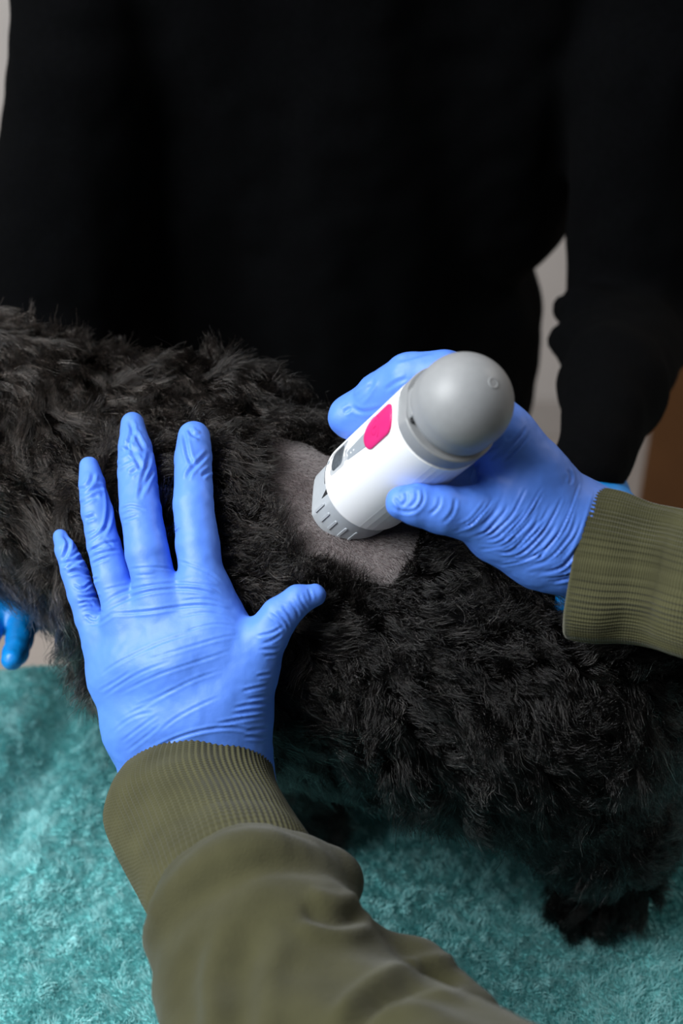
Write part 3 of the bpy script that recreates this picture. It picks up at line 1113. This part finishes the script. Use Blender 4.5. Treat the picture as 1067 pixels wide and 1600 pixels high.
# ------------------------------------------------------------------ the assistant in black behind the dog
man = empty('person', (.03, 1.12, FZ))
tag(man, 'person in a black long-sleeved top standing behind the dog, holding it', 'person')
elR, elL = np.array([-.232, 1.00, .16]), np.array([.228, .985, .165])
wrR, wrL = np.array([-.226, .80, .118]), P(918, 752, .86)
shR, shL = np.array([-.172, 1.10, .56]), np.array([.235, 1.10, .56])
SWEAT = ('g', .02, [
    cap((-.105, 1.14, .02), (-.10, 1.135, .26), .115, .113), cap((.080, 1.135, .02), (.080, 1.135, .10), .100, .100),
    cap((-.08, 1.13, .26), (-.085, 1.12, .50), .115, .118), cap((.106, 1.125, .238), (.13, 1.12, .50), .100, .118),
    cap((.0, 1.12, .02), (.01, 1.12, .50), .125, .125),
    cap((-.11, 1.11, .56), (.16, 1.11, .56), .085, .085), cap((.025, 1.11, .58), (.025, 1.10, .66), .065, .062),
    ('g', .012, [cap(shR, (-.190, 1.035, .36), .062, .054), cap((-.190, 1.035, .36), elR, .054, .066), cap(elR, wrR, .056, .042)]),
    ('g', .012, [cap(shL, (.226, 1.03, .36), .066, .057), cap((.226, 1.03, .36), elL, .057, .050), cap(elL, P(957, 605, .97), .050, .035), cap(P(957, 605, .97), wrL, .035, .020),
                 cap(P(884, 480, 1.09), P(910, 482, 1.07), .011, .02), cap(P(880, 532, 1.06), P(910, 535, 1.04), .010, .02)]),
])
SV, SQ = surface(SWEAT, .005)
SN = grad(SWEAT, SV)
fold = .0035 * noise3(SV * np.array([1, 1, .35]), 26, 31) + .002 * noise3(SV, 50, 32)
under(mesh_obj('sweater', SV + SN * fold[:, None], SQ, BLACK), man)
LEGS = ('g', .03, [cap((-.07, 1.14, .03), (-.07, 1.14, -.45), .108, .07), cap((-.07, 1.14, -.45), (-.08, 1.17, -.86), .07, .05),
                   cap((.062, 1.14, .03), (.10, 1.14, -.45), .096, .07), cap((.10, 1.14, -.45), (.13, 1.17, -.86), .07, .05)])
SV, SQ = surface(LEGS, .008)
under(mesh_obj('trousers', SV, SQ, TROUSER), man)
for x in (-.08, .13):
    SV, SQ = surface(('g', .02, [cap((x, 1.17, FZ + .05), (x, 1.03, FZ + .042), .044, .036), cap((x, 1.17, FZ + .05), (x, 1.17, FZ + .10), .042, .045)]), .006)
    SV[:, 2] = np.maximum(SV[:, 2], FZ + .002)
    under(mesh_obj('shoe', SV, SQ, TROUSER), man)
SV, SQ = surface(('g', .02, [cap((.025, 1.10, .64), (.025, 1.09, .72), .052, .052), cap((.025, 1.07, .80), (.025, 1.08, .85), .072, .078), cap((.025, 1.045, .765), (.025, 1.05, .76), .05, .05),
                             ('g', .008, [cap((.025, .995, .80), (.025, .985, .785), .009, .012)]), cap((-.052, 1.08, .80), (-.054, 1.085, .83), .012, .014), cap((.102, 1.08, .80), (.104, 1.085, .83), .012, .014)]), .005)
under(mesh_obj('head', SV, SQ, mat('skin', (.45, .26, .19), .55, .3, 0, (40, .9, 1.08))), man)
SV, SQ = surface(('g', .02, [cap((.025, 1.11, .84), (.025, 1.09, .875), .082, .076)]), .006)
under(mesh_obj('hair', SV, SQ, mat('dark_hair', (.02, .013, .01), .6, .3, 0, (300, .5, 1.5))), man)


def hand(wr, Y, Z, side, curl, sc=1.):
    """a gloved hand: wrist point, finger direction, back-of-hand normal, side=+1 when the thumb is on Y x Z"""
    Y = unit(Y)
    Z = unit(np.asarray(Z) - Y * (np.asarray(Z) @ Y))
    X = np.cross(Y, Z) * side
    g = lambda x, y, z: wr + (X * x + Y * y + Z * z) * sc
    its = []
    for x, l, r, s in ((.033, .074, .0092, .05), (.011, .082, .0096, .01), (-.011, .076, .0092, -.04), (-.031, .060, .0082, -.09)):
        p = g(x, .092, 0)
        pts = [(p, r * sc * 1.15)]
        a = curl * .35
        for f in (.46, .30, .24):
            d = Y * math.cos(a) - Z * math.sin(a) + X * s
            p = p + d * l * f * sc
            pts.append((p, r * sc * (1.05 - .25 * (len(pts) / 3))))
            a += curl * .5
        its.append(chain(pts, .003))
    pl = ('g', .012, [chain([(g(x, .092, 0), .0125 * sc), (g(x * .7, .0, 0), .017 * sc), (g(x * .6, -.05, 0), .018 * sc)], .01) for x in (.033, .011, -.011, -.031)])
    tm = chain([(g(.022, .02, -.006), .016 * sc), (g(.046, .052, -.014), .0125 * sc), (g(.056, .082, -.022), .0105 * sc), (g(.058, .104, -.030), .009 * sc)], .005)
    return ('g', .006, [pl, ('g', .0015, its), tm])


hL = P(916, 790, .852)
HAND_L = hand(hL, P(926, 900, .745) - hL, (.15, -.25, 1), -1, .40, .76)
glove('glove', HAND_L, None, .002, man, CYAN)
hR = np.array([-.236, .775, .131])
HAND_R = hand(hR, (.0, -1, .06), (0, -.05, -1), -1, .32, 1.06)
glove('glove', HAND_R, None, .002, man, CYAN)

# ------------------------------------------------------------------ fur
NAILS = None
DEVS = cap(dev(26, 0, 0), dev(117, 0, 0), .0229, .0250)
HANDS = [LGLOVE, RGLOVE, HAND_L, HAND_R, DEVS]
BB = [bounds(h) for h in HANDS]


def sample(V, Q, n, wgt):
    T = np.concatenate([Q[:, [0, 1, 2]], Q[:, [0, 2, 3]]])
    a, b, c = V[T[:, 0]], V[T[:, 1]], V[T[:, 2]]
    ar = np.linalg.norm(np.cross(b - a, c - a), axis=1)
    ar = ar * wgt((a + b + c) / 3)
    cs = np.cumsum(ar)
    t = np.searchsorted(cs, RNG.random(n) * cs[-1])
    t = np.minimum(t, len(T) - 1)
    r1, r2 = np.sqrt(RNG.random(n)), RNG.random(n)
    return a[t] * (1 - r1)[:, None] + b[t] * (r1 * (1 - r2))[:, None] + c[t] * (r1 * r2)[:, None]


def keep_off(pts, margin=.0006, kill=.0015):
    """drop strands rooted under a hand or the device, press the others round it"""
    n, k, _ = pts.shape
    dead = np.zeros(n, bool)
    for h, (lo, hi) in zip(HANDS, BB):
        near = ((pts > lo - .01) & (pts < hi + .01)).all(2)
        rows = np.where(near.any(1))[0]
        if not len(rows):
            continue
        sub = pts[rows]
        d = sdf(h, sub.reshape(-1, 3)).reshape(len(rows), k)
        deep = np.full(len(rows), -.0025)
        if h is LGLOVE:     # a few locks fall over the ring and middle fingertips
            q = to_px(sub[:, 0])
            deep[((q[:, 0] > 92) & (q[:, 0] < 152) & (q[:, 1] > 690) & (q[:, 1] < 800)) | ((q[:, 0] > 168) & (q[:, 0] < 215) & (q[:, 1] > 640) & (q[:, 1] < 725))] = -.02
        bad = (d[:, :3].min(1) < kill) | (d.min(1) < deep)
        dead[rows[bad]] = True
        ii = np.argwhere((d < margin) & ~bad[:, None])
        if len(ii):
            X = sub[ii[:, 0], ii[:, 1]]
            dd = d[ii[:, 0], ii[:, 1]]
            X = X + grad(h, X) * (margin - dd)[:, None]
            sub[ii[:, 0], ii[:, 1]] = X
            pts[rows] = sub
    return pts[~dead]


def in_view(V):
    q = to_px(V)
    N = unit(V - V.mean(0))
    return (q[:, 0] > -60) & (q[:, 0] < 1130) & (q[:, 1] > 440) & (q[:, 1] < 1560)


def fur_weight(V):
    N = grad(DOG, V)
    facing = (N * unit(CAM - V)).sum(1) > -.35
    return np.where(in_view(V) & facing, 1., .10)


NF, K = 240000, 12
roots = sample(DV, DQ, NF, fur_weight)
RN = grad(DOG, roots)
pd = clipped(roots, RN)
keep = pd > 5
roots, RN, pd = roots[keep], RN[keep], pd[keep]
NF = len(roots)
NG = 3400
gi_ = RNG.choice(NF, NG, replace=False)
G, GN = roots[gi_], RN[gi_]
kd = kdtree.KDTree(NG)
for i in range(NG):
    kd.insert(G[i], i)
kd.balance()
own = np.array([kd.find(p)[1] for p in roots])


def comb(X, N):
    """lie of the coat: from head to tail, falling down the flanks, swirling in locks"""
    leg_ = np.clip((.12 - X[:, 2]) / .06, 0, 1)[:, None]
    fl = np.array([.85, -.30, 0]) + np.array([0, 0, -.55]) * np.clip(1.2 - N[:, 2:3], 0, 1.4)
    fl = fl * (1 - leg_) + np.array([.15, -.05, -1.]) * leg_
    fl = fl + .95 * vnoise(X, 19, 41) + .45 * vnoise(X, 55, 44)
    fl = fl - N * (fl * N).sum(1)[:, None]
    return unit(fl)


def grow(X, N, length, curl, lift, seed):
    r = np.random.default_rng(seed)
    n = len(X)
    pts = np.zeros((n, K, 3))
    pts[:, 0] = X - N * .002
    d = unit(N * lift + comb(X, N) * .75 + r.normal(0, .12, (n, 3)))
    spin = (noise3(X, 40, 51) * 1.5 + r.normal(0, .35, n)) * curl
    p = pts[:, 0].copy()
    for k in range(1, K):
        f = k / (K - 1)
        p = p + d * (length / (K - 1))[:, None]
        s = sdf(DOG, p)
        g = grad(DOG, p)
        low = np.minimum(.004 + .010 * f, .012)
        p = p + g * np.maximum(low * .6 - s, 0)[:, None]
        pts[:, k] = p
        tgt = comb(p, g)
        ax = g + .4 * tgt
        rot = np.cross(ax, d)
        d = d + tgt * .20 + rot * (spin * (1.0 if k % 9 < 7 else -.4))[:, None] + np.array([0, 0, -.05])
        d = unit(d - g * .10 * np.maximum(f - .3, 0))
    return pts


glen = .0205 * (1 + .25 * noise3(G, 30, 61)) * RNG.uniform(.8, 1.2, NG)
gp = clipped(G, GN)
glen *= np.clip(.35 + gp / 75, .35, 1)
glen *= 1 - .25 * np.clip((.13 - G[:, 2]) / .06, 0, 1)
glen *= 1 + .35 * np.clip((-.02 - G[:, 0]) / .12, 0, 1)
GP = grow(G, GN, glen, .55, .60, 5)
_k = np.linspace(0, 1, K)
_d = unit(GP[:, -1] - GP[:, 0])
_sd = unit(np.cross(GN, _d))
_am = RNG.uniform(.0005, .0019, NG)
_fr = RNG.uniform(6.5, 11, NG)
_ph = noise3(G, 45, 91) * 5
GP = GP + (_sd * _am[:, None])[:, None] * (np.sin(_k[None] * _fr[:, None] + _ph[:, None]) * _k[None] ** .6)[..., None]
GP = GP + (GN * _am[:, None] * .7)[:, None] * (np.sin(_k[None] * _fr[:, None] + _ph[:, None] + 1.6) * _k[None])[..., None]
kk = np.linspace(0, 1, K)
off0 = roots - G[own]
cl = RNG.uniform(.32, .86, NF)[:, None] * kk[None] ** .8
ls = RNG.uniform(.55, 1.1, NF)
rel = GP[own] - GP[own][:, :1]
S_ = roots[:, None] - RN[:, None] * .002 + rel * ls[:, None, None] - off0[:, None] * (cl * .85)[..., None]
fz = RNG.normal(0, 1, (NF, 1, 3)) * kk[None, :, None] * .0010
ph = RNG.uniform(0, 6.28, (NF, 1))
wv = np.sin(kk[None] * 9 + ph)[..., None] * unit(RNG.normal(0, 1, (NF, 1, 3))) * .0005
bnd = RNG.normal(0, 1, (NF, 1, 3)) * (kk[None, :, None] ** 2) * .0022
S_ = S_ + fz + wv + bnd
fly = RNG.random(NF) < .05
S_[fly] += (unit(RNG.normal(0, 1, (fly.sum(), 1, 3))) + RN[fly][:, None]) * (kk[None, :, None] ** 1.6) * RNG.uniform(.0015, .006, (fly.sum(), 1, 1))
S_[..., 2] = np.maximum(S_[..., 2], towel_z(S_[..., 0], S_[..., 1]) + .0005)
S_ = keep_off(S_)
strands('fur', S_, .000150, .00006, FUR, dog)

# clipped stubble on the patch
NS = 26000
pm = (np.abs(DV - np.array([.0, .58, .28])) < .09).all(1)
sr = sample(DV, DQ, 420000, lambda V: np.where(np.linalg.norm(V - P(520, 800, .765), axis=1) < .075, 1., 0.))
sn = grad(DOG, sr)
sp = clipped(sr, sn)
m_ = sp < 4
sr, sn = sr[m_][:NS], sn[m_][:NS]
sd_ = unit(np.array([.55, -.45, -.35]) + .25 * vnoise(sr, 60, 71) + RNG.normal(0, .18, sr.shape))
sd_ = unit(sd_ - sn * (sd_ * sn).sum(1)[:, None] + sn * .35)
kk4 = np.linspace(0, 1, 4)
SS = sr[:, None] + sd_[:, None] * (kk4[None, :, None] * RNG.uniform(.0016, .0032, (len(sr), 1, 1)))
SS = keep_off(SS, .0003, .0003)
strands('stubble', SS, .00009, .00004, STUB, dog)

# towel pile
NT = 540000
tx = RNG.uniform(-.36, .50, NT)
ty = RNG.uniform(.36, .90, NT)
uu = (tx - EDGE[0]) * ts_ - (ty - EDGE[1]) * tc_
m_ = (uu > -.004) & (uu < .40)
q = to_px(np.stack([tx, ty, np.zeros(NT)], -1))
m_ &= (q[:, 0] > -140) & (q[:, 0] < 1500) & (q[:, 1] < 1720)
tx, ty = tx[m_], ty[m_]
tr = np.stack([tx, ty, towel_z(tx, ty)], -1)
td = np.stack([noise3(tr, 30, 81) + .5 * noise3(tr, 110, 87), noise3(tr, 30, 82) + .5 * noise3(tr, 110, 88), np.full(len(tr), 1.)], -1)
td = unit(td * np.array([.6, .6, 1]) + np.array([-.25, -.35, 0]) + RNG.normal(0, .25, tr.shape))
tl = RNG.uniform(.0028, .0055, len(tr)) * (1 + .3 * noise3(tr, 90, 83))
bend = np.stack([noise3(tr, 170, 85), noise3(tr, 170, 86), np.zeros(len(tr))], -1)
k4 = np.linspace(0, 1, 4)
TP = tr[:, None] + td[:, None] * (tl[:, None] * k4)[..., None] + (bend * tl[:, None])[:, None] * (k4 ** 2)[None, :, None] * .6
strands('pile', TP, .00028, .00013, PILE, towel)
